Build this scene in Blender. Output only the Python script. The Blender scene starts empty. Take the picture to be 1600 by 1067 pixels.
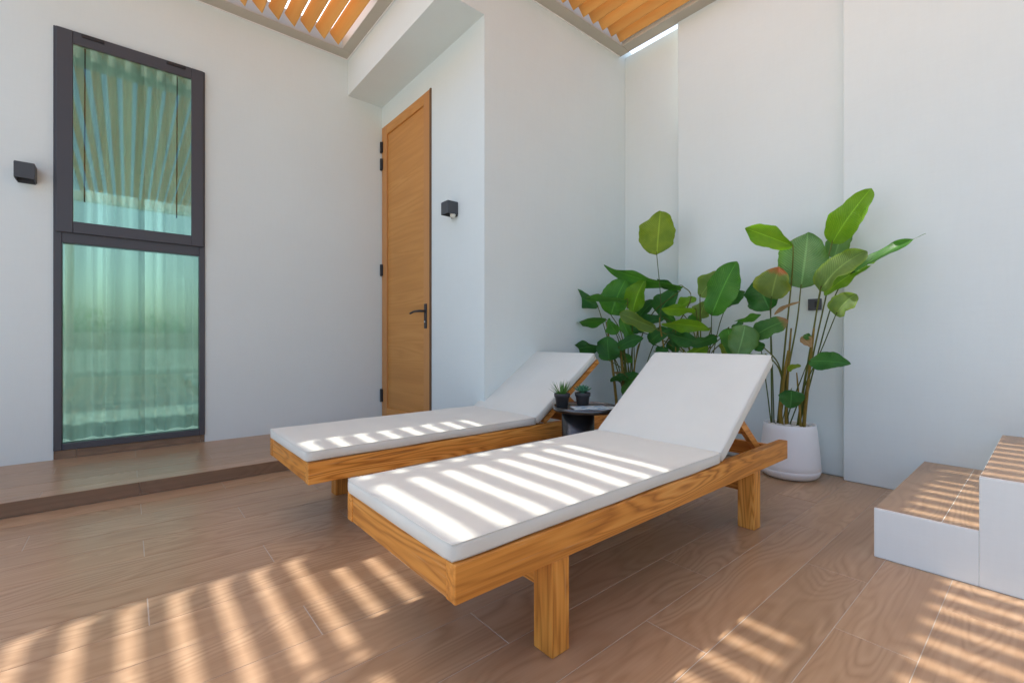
import bpy, bmesh, math, random
from mathutils import Vector, Matrix
random.seed(7)
R = math.radians
S = bpy.context.scene
COL = S.collection

# ------------------------------------------------------------------ camera
CAM_H, F_PX, CX, HZ, TH = 0.88, 713.0, 800.0, 530.8, R(49.9)
cam = bpy.data.cameras.new('camera')
cam.sensor_fit = 'HORIZONTAL'
cam.sensor_width = 36.0
cam.lens = 36.0 * F_PX / 1600.0
cam.shift_y = -(533.5 - HZ) / 1600.0
cam.clip_start = 0.02
cam.clip_end = 2000
camo = bpy.data.objects.new('camera', cam)
camo.location = (0, 0, CAM_H)
camo.rotation_euler = (R(90), 0, -(R(90) - TH))
COL.objects.link(camo)
S.camera = camo

# ------------------------------------------------------------------ sky, sun, exposure
SUN_EL = math.atan(1 / 0.62)
w = bpy.data.worlds.new('World')
S.world = w
w.use_nodes = True
nt = w.node_tree
nt.nodes.clear()
wo = nt.nodes.new('ShaderNodeOutputWorld')
bg = nt.nodes.new('ShaderNodeBackground')
sk = nt.nodes.new('ShaderNodeTexSky')
sk.sky_type = 'NISHITA'
sk.sun_disc = False
sk.sun_elevation = SUN_EL
sk.sun_rotation = 0.0
sk.air_density = 1.0
sk.dust_density = 3.6
sk.ozone_density = 0.8
bg.inputs['Strength'].default_value = 0.15
nt.links.new(sk.outputs[0], bg.inputs[0])
nt.links.new(bg.outputs[0], wo.inputs[0])
sd = bpy.data.lights.new('sun', 'SUN')
sd.energy = 2.0
sd.angle = R(0.65)
sd.color = (1.0, 0.965, 0.92)
so = bpy.data.objects.new('sun', sd)
# light travels along -Z of the lamp: from +Y, 58 degrees up
so.rotation_euler = (-(R(90) - SUN_EL), 0, 0)
so.location = (0, 6, 9)
COL.objects.link(so)
vs = S.view_settings
vs.view_transform = 'Standard'
vs.look = 'None'
vs.gamma = 1.0
vs.use_curve_mapping = False
vs.exposure = 1.5
S.render.engine = 'CYCLES'
S.cycles.max_bounces = 8
S.cycles.diffuse_bounces = 5
S.cycles.transparent_max_bounces = 16

# ------------------------------------------------------------------ pixel -> place helpers
FW = Vector((math.cos(TH), math.sin(TH)))
RT = Vector((math.sin(TH), -math.cos(TH)))


def at(u, v, z=None, X=None, Y=None):
    a = (u - CX) / F_PX
    d = Vector((FW.x + RT.x * a, FW.y + RT.y * a, (HZ - v) / F_PX))
    if z is not None:
        t = (z - CAM_H) / d.z
    elif X is not None:
        t = X / d.x
    else:
        t = Y / d.y
    return Vector((0, 0, CAM_H)) + d * t


# ------------------------------------------------------------------ materials
def mat(name):
    m = bpy.data.materials.new(name)
    m.use_nodes = True
    n = m.node_tree
    return m, n, n.nodes['Principled BSDF']


def N(nt_, kind, **kw):
    n = nt_.nodes.new(kind)
    for k, v in kw.items():
        setattr(n, k, v)
    return n


def L(nt_, a, b):
    nt_.links.new(a, b)


def ramp(nt_, stops):
    r = nt_.nodes.new('ShaderNodeValToRGB')
    e = r.color_ramp.elements
    while len(e) < len(stops):
        e.new(0.5)
    for i, (p, c) in enumerate(stops):
        e[i].position = p
        e[i].color = (c[0], c[1], c[2], 1)
    return r


def math_n(nt_, op, a=None, b=None):
    n = nt_.nodes.new('ShaderNodeMath')
    n.operation = op
    for i, x in enumerate((a, b)):
        if x is None:
            continue
        if isinstance(x, (int, float)):
            n.inputs[i].default_value = x
        else:
            L(nt_, x, n.inputs[i])
    return n.outputs[0]


def noise(nt_, vec, scale, detail=3, rough=0.55, dist=0.0, W=None):
    n = nt_.nodes.new('ShaderNodeTexNoise')
    if W is not None:
        n.noise_dimensions = '4D'
        L(nt_, W, n.inputs['W'])
    n.inputs['Scale'].default_value = scale
    n.inputs['Detail'].default_value = detail
    n.inputs['Roughness'].default_value = rough
    n.inputs['Distortion'].default_value = dist
    L(nt_, vec, n.inputs['Vector'])
    return n.outputs['Fac']


def mapping(nt_, vec, scale=(1, 1, 1), rot=(0, 0, 0)):
    m = nt_.nodes.new('ShaderNodeMapping')
    m.inputs['Scale'].default_value = scale
    m.inputs['Rotation'].default_value = rot
    L(nt_, vec, m.inputs['Vector'])
    return m.outputs[0]


def bump(nt_, h, strength, dist, bsdf):
    b = nt_.nodes.new('ShaderNodeBump')
    b.inputs['Strength'].default_value = strength
    b.inputs['Distance'].default_value = dist
    L(nt_, h, b.inputs['Height'])
    L(nt_, b.outputs[0], bsdf.inputs['Normal'])


def mixc(nt_, fac, a, b, blend='MIX'):
    m = nt_.nodes.new('ShaderNodeMix')
    m.data_type = 'RGBA'
    m.blend_type = blend
    for sock, x in ((m.inputs[0], fac), (m.inputs[6], a), (m.inputs[7], b)):
        if isinstance(x, (int, float)):
            sock.default_value = x
        elif isinstance(x, (tuple, list)):
            sock.default_value = (x[0], x[1], x[2], 1)
        else:
            L(nt_, x, sock)
    return m.outputs[2]


def wood(name, stops, long='x', ring=34.0, rough=0.42, fine=0.35, lo=(0.9, 5.0), bumps=0.12, spec=0.4, streak=0.0, amp=0.3, wide=0.55):
    """wood whose grain runs along one local axis; every object gets its own piece of the pattern"""
    m, n, p = mat(name)
    tc = N(n, 'ShaderNodeTexCoord').outputs['Object']
    rnd = N(n, 'ShaderNodeObjectInfo').outputs['Random']
    W = math_n(n, 'MULTIPLY', rnd, 47.0)
    a, b = lo
    sc = {'x': (a, b, b), 'y': (b, a, b), 'z': (b, b, a)}[long]
    v1 = mapping(n, tc, sc)
    base = noise(n, v1, 1.0, 3.0, 0.42, 0.35, W)
    rings = math_n(n, 'SINE', math_n(n, 'MULTIPLY', base, ring))
    rings = math_n(n, 'POWER', math_n(n, 'ADD', math_n(n, 'MULTIPLY', rings, 0.5), 0.5), 0.6)
    f = 26
    sc2 = {'x': (1.2, f * 3.2, f * 3.2), 'y': (f * 3.2, 1.2, f * 3.2), 'z': (f * 3.2, f * 3.2, 1.2)}[long]
    fin = noise(n, mapping(n, tc, sc2), 1.0, 4, 0.65, 0.1, W)
    sc3 = {'x': (0.7, 9, 9), 'y': (9, 0.7, 9), 'z': (9, 9, 0.7)}[long]
    broad = noise(n, mapping(n, tc, sc3), 1.0, 2, 0.5, 0.3, W)
    gate = ramp(n, [(0.36, (0.1, 0.1, 0.1)), (0.62, (1, 1, 1))])      # figure shows only in places
    L(n, broad, gate.inputs[0])
    rings = math_n(n, 'ADD', math_n(n, 'MULTIPLY', math_n(n, 'SUBTRACT', rings, 0.6), gate.outputs[0]), 0.5)
    x = math_n(n, 'MULTIPLY', rings, amp)
    x = math_n(n, 'ADD', x, math_n(n, 'MULTIPLY', fin, fine))
    x = math_n(n, 'ADD', x, math_n(n, 'MULTIPLY', broad, wide))
    x = math_n(n, 'ADD', x, 0.5 - (amp * 0.5 + fine * 0.5 + wide * 0.5))
    cr = ramp(n, stops)
    L(n, x, cr.inputs[0])
    val = math_n(n, 'ADD', math_n(n, 'MULTIPLY', rnd, 0.2), 0.9)
    hsv = N(n, 'ShaderNodeHueSaturation')
    L(n, cr.outputs[0], hsv.inputs['Color'])
    L(n, val, hsv.inputs['Value'])
    colr = hsv.outputs[0]
    if streak > 0:   # pale worn flecks of filler in the grain
        fl = noise(n, mapping(n, tc, {'x': (2.2, 60, 60), 'y': (60, 2.2, 60), 'z': (60, 60, 2.2)}[long]), 1.0, 3, 0.6, 0.4, W)
        rr = ramp(n, [(0.60, (0, 0, 0)), (0.74, (1, 1, 1))])
        L(n, fl, rr.inputs[0])
        colr = mixc(n, math_n(n, 'MULTIPLY', rr.outputs[0], streak), colr, (0.62, 0.45, 0.28))
    L(n, colr, p.inputs['Base Color'])
    p.inputs['Roughness'].default_value = rough
    p.inputs['Specular IOR Level'].default_value = spec
    if bumps > 0.1:
        bump(n, fin, bumps, 0.002, p)
    return m


TILE = [(0.10, (0.225, 0.125, 0.062)), (0.40, (0.365, 0.222, 0.120)), (0.62, (0.435, 0.278, 0.160)), (0.90, (0.52, 0.352, 0.218))]
M_TILE = wood('floor_tile_wood_look', TILE, 'x', 210, 0.30, 0.46, (0.75, 3.6), 0.03, 0.5, amp=0.34, wide=0.42)
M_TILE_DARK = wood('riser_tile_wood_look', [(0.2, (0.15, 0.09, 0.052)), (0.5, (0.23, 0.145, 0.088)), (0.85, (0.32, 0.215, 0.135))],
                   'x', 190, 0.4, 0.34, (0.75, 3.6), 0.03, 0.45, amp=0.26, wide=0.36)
TEAK = [(0.14, (0.15, 0.048, 0.009)), (0.36, (0.46, 0.172, 0.027)), (0.58, (0.66, 0.275, 0.048)), (0.88, (0.78, 0.40, 0.10))]
M_TEAK = {a: wood('teak_along_' + a, TEAK, a, 120, 0.42, 0.62, (0.8, 9.0), 0.25, 0.35, 0.5, 0.42, 0.62) for a in 'xyz'}
DOORW = [(0.12, (0.40, 0.165, 0.034)), (0.5, (0.56, 0.255, 0.062)), (0.88, (0.66, 0.335, 0.10))]
M_DOOR_Y = wood('door_veneer_level', DOORW, 'y', 80, 0.45, 0.32, (0.35, 5.5), 0.04, 0.35, amp=0.22)
M_DOOR_Z = wood('door_veneer_upright', [(0.15, (0.42, 0.185, 0.055)), (0.85, (0.52, 0.255, 0.085))], 'z', 24, 0.45, 0.4, (0.8, 9.0), 0.04, 0.35)
M_LOUV = wood('louvre_wood_finish', [(0.1, (0.54, 0.25, 0.055)), (0.5, (0.63, 0.315, 0.078)), (0.9, (0.70, 0.38, 0.105))], 'y', 14, 0.5, 0.4, (0.6, 8.0), 0.02, 0.35)


def paint(name, c, blotch=0.03, rough=0.7, grain=220, b=0.05, spec=0.25):
    m, n, p = mat(name)
    tc = N(n, 'ShaderNodeTexCoord').outputs['Object']
    big = noise(n, tc, 1.3, 5, 0.6)
    cl = mapping(n, tc, (70, 70, 6))
    strk = noise(n, cl, 1.0, 3, 0.6)
    cl2 = mapping(n, tc, (6, 6, 90))
    strk2 = noise(n, cl2, 1.0, 3, 0.6)
    k = math_n(n, 'ADD', math_n(n, 'MULTIPLY', big, 0.6), math_n(n, 'ADD', math_n(n, 'MULTIPLY', strk, 0.2), math_n(n, 'MULTIPLY', strk2, 0.2)))
    cr = ramp(n, [(0.3, tuple(x * (1 - blotch * 2) for x in c)), (0.7, tuple(min(1, x * (1 + blotch)) for x in c))])
    L(n, k, cr.inputs[0])
    L(n, cr.outputs[0], p.inputs['Base Color'])
    p.inputs['Roughness'].default_value = rough
    p.inputs['Specular IOR Level'].default_value = spec
    if b >= 0.05:
        bump(n, noise(n, mapping(n, tc, (1, 1, 0.45)), grain * 0.5, 2, 0.6), b, 0.004, p)
    return m


M_WALL = paint('white_render', (0.692, 0.755, 0.732), 0.02, 0.75, 200, 0.10)
M_STAIR = paint('white_render_stair', (0.745, 0.785, 0.75), 0.03, 0.7, 160, 0.10)
M_GROUT = paint('pale_grout', (0.54, 0.49, 0.42), 0.05, 0.9)
M_TRIM = paint('white_edge_trim', (0.82, 0.80, 0.76), 0.01, 0.5)
M_FRAME = paint('taupe_powder_coat', (0.46, 0.42, 0.345), 0.01, 0.45, 300, 0.01, 0.4)
M_GUTTER = paint('pale_metal', (0.66, 0.62, 0.55), 0.01, 0.35, 300, 0.01, 0.5)
M_ALU = paint('charcoal_aluminium', (0.060, 0.062, 0.072), 0.02, 0.42, 300, 0.01, 0.45)
M_SCONCE = paint('graphite_metal', (0.055, 0.062, 0.070), 0.02, 0.45, 300, 0.01, 0.45)
M_BLACK = paint('black_plastic', (0.022, 0.022, 0.024), 0.02, 0.4, 300, 0.02, 0.45)
M_POTB = paint('dark_grey_plastic', (0.035, 0.036, 0.040), 0.03, 0.5, 300, 0.02, 0.4)
M_SENSOR = paint('ivory_plastic', (0.62, 0.62, 0.54), 0.01, 0.4)
M_ROOM = paint('room_paint', (0.62, 0.62, 0.60), 0.02, 0.8)
M_POTW = paint('white_planter_plastic', (0.80, 0.80, 0.79), 0.01, 0.45, 300, 0.01, 0.4)
M_SOIL = paint('potting_soil', (0.055, 0.036, 0.024), 0.3, 0.95, 90, 0.6)
M_PEB = paint('white_pebble', (0.70, 0.66, 0.58), 0.12, 0.7, 60, 0.1)
M_GROUND = paint('ground_gravel', (0.34, 0.31, 0.27), 0.12, 0.95, 30, 0.4)


def fabric():
    m, n, p = mat('off_white_canvas')
    tc = N(n, 'ShaderNodeTexCoord').outputs['Object']
    wv = noise(n, mapping(n, tc, (700, 60, 60)), 1.0, 2, 0.5)
    wv2 = noise(n, mapping(n, tc, (60, 700, 700)), 1.0, 2, 0.5)
    big = noise(n, tc, 2.5, 4, 0.6)
    cr = ramp(n, [(0.3, (0.635, 0.64, 0.57)), (0.7, (0.68, 0.685, 0.61))])
    L(n, big, cr.inputs[0])
    L(n, cr.outputs[0], p.inputs['Base Color'])
    p.inputs['Roughness'].default_value = 0.85
    p.inputs['Specular IOR Level'].default_value = 0.15
    p.inputs['Sheen Weight'].default_value = 0.15
    wr = noise(n, mapping(n, tc, (3, 9, 5)), 1.0, 3, 0.55, 0.6)
    h = math_n(n, 'ADD', math_n(n, 'MULTIPLY', math_n(n, 'ADD', wv, wv2), 0.04), wr)
    bump(n, h, 0.28, 0.012, p)
    return m


M_FAB = fabric()


def metal_dark():
    m, n, p = mat('brushed_dark_metal')
    tc = N(n, 'ShaderNodeTexCoord').outputs['Object']
    b = noise(n, mapping(n, tc, (12, 12, 300)), 1.0, 3, 0.6)
    cr = ramp(n, [(0.3, (0.07, 0.07, 0.073)), (0.7, (0.12, 0.12, 0.123))])
    L(n, b, cr.inputs[0])
    L(n, cr.outputs[0], p.inputs['Base Color'])
    p.inputs['Metallic'].default_value = 0.9
    p.inputs['Roughness'].default_value = 0.27
    return m


M_METAL = metal_dark()


def steel():
    m, n, p = mat('polished_steel')
    p.inputs['Base Color'].default_value = (0.7, 0.7, 0.68, 1)
    p.inputs['Metallic'].default_value = 1
    p.inputs['Roughness'].default_value = 0.25
    return m


M_STEEL = steel()


def glass():
    m = bpy.data.materials.new('green_tinted_glass')
    m.use_nodes = True
    n = m.node_tree
    n.nodes.clear()
    o = N(n, 'ShaderNodeOutputMaterial')
    t = N(n, 'ShaderNodeBsdfTransparent')
    t.inputs[0].default_value = (0.62, 0.83, 0.755, 1)
    g = N(n, 'ShaderNodeBsdfGlossy')
    g.inputs['Color'].default_value = (0.88, 0.97, 0.94, 1)
    g.inputs['Roughness'].default_value = 0.0
    fr = N(n, 'ShaderNodeFresnel')
    fr.inputs['IOR'].default_value = 1.5
    k = math_n(n, 'ADD', math_n(n, 'MULTIPLY', fr.outputs[0], 1.0), 0.03)
    mx = N(n, 'ShaderNodeMixShader')
    L(n, k, mx.inputs[0])
    L(n, t.outputs[0], mx.inputs[1])
    L(n, g.outputs[0], mx.inputs[2])
    L(n, mx.outputs[0], o.inputs[0])
    return m


M_GLASS = glass()


def sheer():
    m = bpy.data.materials.new('white_sheer_voile')
    m.use_nodes = True
    n = m.node_tree
    n.nodes.clear()
    o = N(n, 'ShaderNodeOutputMaterial')
    d = N(n, 'ShaderNodeBsdfDiffuse')
    d.inputs[0].default_value = (0.84, 0.86, 0.84, 1)
    tl = N(n, 'ShaderNodeBsdfTranslucent')
    tl.inputs[0].default_value = (0.82, 0.85, 0.83, 1)
    tr = N(n, 'ShaderNodeBsdfTransparent')
    m1 = N(n, 'ShaderNodeMixShader')
    m1.inputs[0].default_value = 0.3
    L(n, d.outputs[0], m1.inputs[1])
    L(n, tl.outputs[0], m1.inputs[2])
    tc = N(n, 'ShaderNodeTexCoord').outputs['Object']
    wv = noise(n, mapping(n, tc, (17, 2, 0.35)), 1.0, 2, 0.5)
    k = math_n(n, 'MULTIPLY', math_n(n, 'POWER', wv, 2.0), 0.5)
    m2 = N(n, 'ShaderNodeMixShader')
    L(n, k, m2.inputs[0])
    L(n, m1.outputs[0], m2.inputs[1])
    L(n, tr.outputs[0], m2.inputs[2])
    L(n, m2.outputs[0], o.inputs[0])
    return m


M_SHEER = sheer()


def leafmat(name, c_dark, c_light, edge=None, tipc=None, trans=0.28, rough=0.38):
    """banana-like leaf: pale midrib, fine ribs running out to the edge (UV: x across, y along)"""
    m, n, p = mat(name)
    uv = N(n, 'ShaderNodeTexCoord').outputs['UV']
    sp = N(n, 'ShaderNodeSeparateXYZ')
    L(n, uv, sp.inputs[0])
    ax = math_n(n, 'ABSOLUTE', math_n(n, 'SUBTRACT', sp.outputs[0], 0.5))
    rib = math_n(n, 'SINE', math_n(n, 'MULTIPLY', math_n(n, 'SUBTRACT', sp.outputs[1], math_n(n, 'MULTIPLY', ax, 0.55)), 150.0))
    obj = N(n, 'ShaderNodeTexCoord').outputs['Object']
    rnd = N(n, 'ShaderNodeObjectInfo').outputs['Random']
    nz = noise(n, obj, 9.0, 4, 0.6, 0.2, math_n(n, 'MULTIPLY', rnd, 30.0))
    x = math_n(n, 'ADD', math_n(n, 'MULTIPLY', rib, 0.09), nz)
    cr = ramp(n, [(0.3, c_dark), (0.72, c_light)])
    L(n, x, cr.inputs[0])
    c = cr.outputs[0]
    mid = ramp(n, [(0.012, (1, 1, 1)), (0.03, (0, 0, 0))])
    L(n, ax, mid.inputs[0])
    c = mixc(n, math_n(n, 'MULTIPLY', mid.outputs[0], 0.4), c, tuple(min(1, v * 1.9 + 0.03) for v in c_light))
    if edge:
        e = ramp(n, [(0.40, (0, 0, 0)), (0.5, (1, 1, 1))])
        L(n, math_n(n, 'ADD', ax, math_n(n, 'MULTIPLY', nz, 0.06)), e.inputs[0])
        c = mixc(n, math_n(n, 'MULTIPLY', e.outputs[0], 0.7), c, edge)
    if tipc:
        e = ramp(n, [(0.78, (0, 0, 0)), (0.92, (1, 1, 1))])
        L(n, math_n(n, 'ADD', sp.outputs[1], math_n(n, 'MULTIPLY', math_n(n, 'SUBTRACT', nz, 0.5), 0.55)), e.inputs[0])
        c = mixc(n, e.outputs[0], c, tipc)
    L(n, c, p.inputs['Base Color'])
    p.inputs['Roughness'].default_value = rough
    p.inputs['Specular IOR Level'].default_value = 0.45
    bump(n, rib, 0.6, 0.003, p)
    tl = N(n, 'ShaderNodeBsdfTranslucent')
    L(n, mixc(n, 1.0, c, (1.25, 1.35, 0.55), 'MULTIPLY'), tl.inputs[0])
    mx = N(n, 'ShaderNodeMixShader')
    mx.inputs[0].default_value = trans
    out = n.nodes['Material Output']
    L(n, p.outputs[0], mx.inputs[1])
    L(n, tl.outputs[0], mx.inputs[2])
    L(n, mx.outputs[0], out.inputs[0])
    return m


LEAF = {
    'd': leafmat('leaf_deep_green', (0.022, 0.115, 0.020), (0.055, 0.21, 0.036)),
    'm': leafmat('leaf_mid_green', (0.045, 0.19, 0.018), (0.095, 0.30, 0.030)),
    'b': leafmat('leaf_bright_green', (0.125, 0.30, 0.012), (0.23, 0.43, 0.022), trans=0.35),
    'y': leafmat('leaf_yellow_green', (0.15, 0.25, 0.018), (0.27, 0.36, 0.03), trans=0.35),
    'u': leafmat('leaf_pale_underside', (0.12, 0.215, 0.045), (0.20, 0.30, 0.065), edge=(0.24, 0.36, 0.03), trans=0.38, rough=0.55),
    's': leafmat('leaf_silvery_sheen', (0.10, 0.25, 0.075), (0.20, 0.36, 0.13), edge=(0.10, 0.24, 0.03), rough=0.32),
    'r': leafmat('leaf_browning_tip', (0.12, 0.20, 0.04), (0.20, 0.28, 0.06), edge=(0.28, 0.34, 0.03), tipc=(0.42, 0.13, 0.03), trans=0.3, rough=0.55),
    'n': leafmat('leaf_dry_tip', (0.035, 0.14, 0.022), (0.085, 0.22, 0.04), tipc=(0.36, 0.20, 0.09), trans=0.25, rough=0.55),
    'x': leafmat('leaf_dried', (0.30, 0.17, 0.07), (0.46, 0.30, 0.14), trans=0.2, rough=0.7),
}
M_STEM = paint('leaf_stem', (0.145, 0.165, 0.028), 0.25, 0.5, 40, 0.05)
M_STEMD = paint('thin_leaf_stem', (0.085, 0.125, 0.026), 0.25, 0.5, 40, 0.05)
M_CANE = paint('plant_cane', (0.27, 0.19, 0.035), 0.3, 0.55, 40, 0.08)
M_ALOE = paint('aloe_green', (0.10, 0.25, 0.05), 0.3, 0.5, 60, 0.05)
M_ROSE = paint('rosette_blue_green', (0.075, 0.235, 0.13), 0.25, 0.5, 60, 0.05)
M_SHRUB = paint('shrub_leaf', (0.055, 0.14, 0.03), 0.4, 0.6, 20, 0.05)


def magazine_mat(name, a, b):
    m, n, p = mat(name)
    tc = N(n, 'ShaderNodeTexCoord').outputs['Object']
    v = N(n, 'ShaderNodeTexVoronoi')
    v.inputs['Scale'].default_value = 26
    L(n, mapping(n, tc, (1.0, 2.2, 1)), v.inputs['Vector'])
    sp = N(n, 'ShaderNodeSeparateColor')
    L(n, v.outputs['Color'], sp.inputs[0])
    cr = ramp(n, [(0.25, a), (0.5, (0.75, 0.77, 0.78)), (0.8, b)])
    L(n, sp.outputs[0], cr.inputs[0])
    L(n, cr.outputs[0], p.inputs['Base Color'])
    p.inputs['Roughness'].default_value = 0.25
    return m


M_MAG1 = magazine_mat('glossy_cover_blue', (0.22, 0.36, 0.46), (0.50, 0.60, 0.64))
M_MAG2 = magazine_mat('glossy_cover_grey', (0.30, 0.34, 0.34), (0.60, 0.64, 0.60))


# ------------------------------------------------------------------ mesh helpers
def link(o, parent=None):
    COL.objects.link(o)
    if parent is not None:
        o.parent = parent
    return o


def tag(o, label, cat, group=None):
    o['label'] = label
    o['category'] = cat
    if group:
        o['group'] = group
    return o


def thing(name, label, cat, loc=(0, 0, 0), group=None):
    o = bpy.data.objects.new(name, None)
    o.empty_display_size = 0.05
    o.location = loc
    link(o)
    return tag(o, label, cat, group)


def sub(name, parent):
    """part that only groups sub-parts"""
    o = bpy.data.objects.new(name, None)
    o.empty_display_size = 0.03
    return link(o, parent)


def finish(name, bm, m, parent=None, smooth=False, off=None):
    """off: move geometry so that the object's own origin sits at the parent's origin"""
    if off is not None:
        bmesh.ops.translate(bm, verts=bm.verts, vec=-Vector(off))
    me = bpy.data.meshes.new(name)
    bm.normal_update()
    bm.to_mesh(me)
    bm.free()
    me.materials.append(m)
    if smooth:
        for f in me.polygons:
            f.use_smooth = True
    return link(bpy.data.objects.new(name, me), parent)


def add_box(bm, x0, x1, y0, y1, z0, z1, bev=0.0, seg=1):
    vs_ = [bm.verts.new((x, y, z)) for x in (x0, x1) for y in (y0, y1) for z in (z0, z1)]
    q = [(0, 1, 3, 2), (4, 6, 7, 5), (0, 4, 5, 1), (2, 3, 7, 6), (0, 2, 6, 4), (1, 5, 7, 3)]
    fs = [bm.faces.new([vs_[i] for i in f]) for f in q]
    if bev > 0:
        es = {e for f in fs for e in f.edges}
        bmesh.ops.bevel(bm, geom=list(es), offset=bev, segments=seg, affect='EDGES', profile=0.5)
    return bm


def box(name, b, m, parent=None, bev=0.0, seg=1, off=None, smooth=False):
    bm = bmesh.new()
    add_box(bm, *b, bev, seg)
    return finish(name, bm, m, parent, smooth, off)


def boxes(name, bl, m, parent=None, bev=0.0, seg=1, off=None):
    bm = bmesh.new()
    for b in bl:
        t = bmesh.new()
        add_box(t, *b, bev, seg)
        me = bpy.data.meshes.new('t')
        t.to_mesh(me)
        t.free()
        bm.from_mesh(me)
        bpy.data.meshes.remove(me)
    return finish(name, bm, m, parent, False, off)


def slanted(bm, p0, p1, wid, thick, side):
    """bar from p0 to p1; wid along `side`, thick along the third axis"""
    p0, p1, side = Vector(p0), Vector(p1), Vector(side).normalized()
    d = (p1 - p0).normalized()
    up = d.cross(side).normalized()
    vs_ = []
    for p in (p0, p1):
        for a, b in ((-1, -1), (1, -1), (1, 1), (-1, 1)):
            vs_.append(bm.verts.new(p + side * a * wid / 2 + up * b * thick / 2))
    for f in [(3, 2, 1, 0), (4, 5, 6, 7), (0, 1, 5, 4), (1, 2, 6, 5), (2, 3, 7, 6), (3, 0, 4, 7)]:
        bm.faces.new([vs_[i] for i in f])
    bmesh.ops.recalc_face_normals(bm, faces=bm.faces)


def lathe(bm, prof, c=(0, 0, 0), n=40, cap0=True, cap1=True):
    rings = []
    for r, z in prof:
        rings.append([bm.verts.new((c[0] + r * math.cos(2 * math.pi * i / n), c[1] + r * math.sin(2 * math.pi * i / n), c[2] + z)) for i in range(n)])
    for a, b in zip(rings, rings[1:]):
        for i in range(n):
            bm.faces.new([a[i], a[(i + 1) % n], b[(i + 1) % n], b[i]])
    if cap0:
        bm.faces.new(list(reversed(rings[0])))
    if cap1:
        bm.faces.new(rings[-1])


def spline(pts, n=6):
    pts = [Vector(p) for p in pts]
    if len(pts) < 3:
        return [pts[0].lerp(pts[-1], i / n) for i in range(n + 1)]
    ext = [pts[0] * 2 - pts[1]] + pts + [pts[-1] * 2 - pts[-2]]
    out = []
    for i in range(1, len(ext) - 2):
        a, b, c, d = ext[i - 1:i + 3]
        for k in range(n):
            t = k / n
            out.append(0.5 * ((2 * b) + (c - a) * t + (2 * a - 5 * b + 4 * c - d) * t * t + (3 * b - a - 3 * c + d) * t ** 3))
    out.append(pts[-1])
    return out


def tube(bm, pts, r0, r1, n=7):
    rings = []
    for i, p in enumerate(pts):
        d = (pts[min(i + 1, len(pts) - 1)] - pts[max(i - 1, 0)]).normalized()
        a = d.cross(Vector((0.31, 0.17, 0.93)))
        if a.length < 1e-3:
            a = d.cross(Vector((1, 0, 0)))
        a.normalize()
        b = d.cross(a)
        r = r0 + (r1 - r0) * i / max(1, len(pts) - 1)
        rings.append([bm.verts.new(p + (a * math.cos(2 * math.pi * k / n) + b * math.sin(2 * math.pi * k / n)) * r) for k in range(n)])
    for p, q in zip(rings, rings[1:]):
        for k in range(n):
            bm.faces.new([p[k], p[(k + 1) % n], q[(k + 1) % n], q[k]])
    bm.faces.new(list(reversed(rings[0])))
    bm.faces.new(rings[-1])


# ------------------------------------------------------------------ key planes (metres)
YF = 3.332      # front of the raised strip along the house
ZP = 0.076      # its height
YW = 4.314      # window wall
XB = 1.597      # left face of the beam
XD = 1.940      # wall with the door
YC = 2.608      # return wall right of the door
ZB = 3.19       # underside of the beam
XR0, XR1, XR2 = 3.59, 3.50, 3.435   # three steps of the boundary wall
YR1, YR2 = 2.02, 0.852
ZTOP = 3.62

# ------------------------------------------------------------------ ground and tiled floor
g = box('ground', (-60, 60, -60, 60, -0.6, -0.12), M_GROUND)
g['kind'] = 'structure'
floor = box('floor', (-1.108, 3.8, -6.0, 4.5, -0.119, -0.0012), M_GROUT)
floor['kind'] = 'structure'


def tile(x0, x1, y0, y1, z, parent, m=M_TILE, g_=0.0014, name='floor_tile', th=0.0012):
    bm = bmesh.new()
    x0 += g_
    x1 -= g_
    y0 += g_ * 0.62
    y1 -= g_ * 0.62
    cx, cy = (x0 + x1) / 2, (y0 + y1) / 2
    b = 0.0007
    hx, hy = (x1 - x0) / 2, (y1 - y0) / 2
    lo = [bm.verts.new((sx * hx, sy * hy, -th)) for sx, sy in ((-1, -1), (1, -1), (1, 1), (-1, 1))]
    hi = [bm.verts.new((sx * (hx - b), sy * (hy - b), 0)) for sx, sy in ((-1, -1), (1, -1), (1, 1), (-1, 1))]
    bm.faces.new(hi)
    bm.faces.new(list(reversed(lo)))
    for i in range(4):
        bm.faces.new([lo[i], lo[(i + 1) % 4], hi[(i + 1) % 4], hi[i]])
    o = finish(name, bm, m, parent)
    o.location = (cx, cy, z + random.uniform(-0.00015, 0.00015))
    return o


ROW0, ROWP, TL = 0.2395, 0.1949, 1.197
phase = {0: 1.656, 1: 2.05, 2: 1.245, 3: 1.648, 4: 0.846, 5: 0.05, 6: 0.446, 7: 0.835, 8: 0.051, 9: 0.445, 10: 0.835, 11: 0.052,
         12: 0.445, 13: -0.338, 14: 0.053, 15: 0.444, -1: 0.85, -2: 0.45, -3: 1.25, -4: 0.06, -5: 0.45, -6: 0.84}
XL, XRR = -1.10, 3.435
for r, ph in phase.items():
    y0, y1 = ROW0 + r * ROWP, ROW0 + (r + 1) * ROWP
    y1 = min(y1, YF - 0.002)
    xr = 3.435 if y0 < 0.8 else (3.50 if y0 < 1.98 else 3.59)
    if y0 > 2.55:
        xr = 1.94
    x = ph - math.ceil((ph - XL) / TL) * TL
    while x < xr:
        a, b = max(x, XL), min(x + TL, xr)
        if b - a > 0.03 and y1 - y0 > 0.02:
            # part hidden under the stair is cut away
            if y0 < 0.44 and y1 < 0.48 and b > 2.322:
                b = 2.322
            if b - a > 0.03:
                tile(a, b, y0, y1, 0.0, floor)
        x += TL
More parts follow.
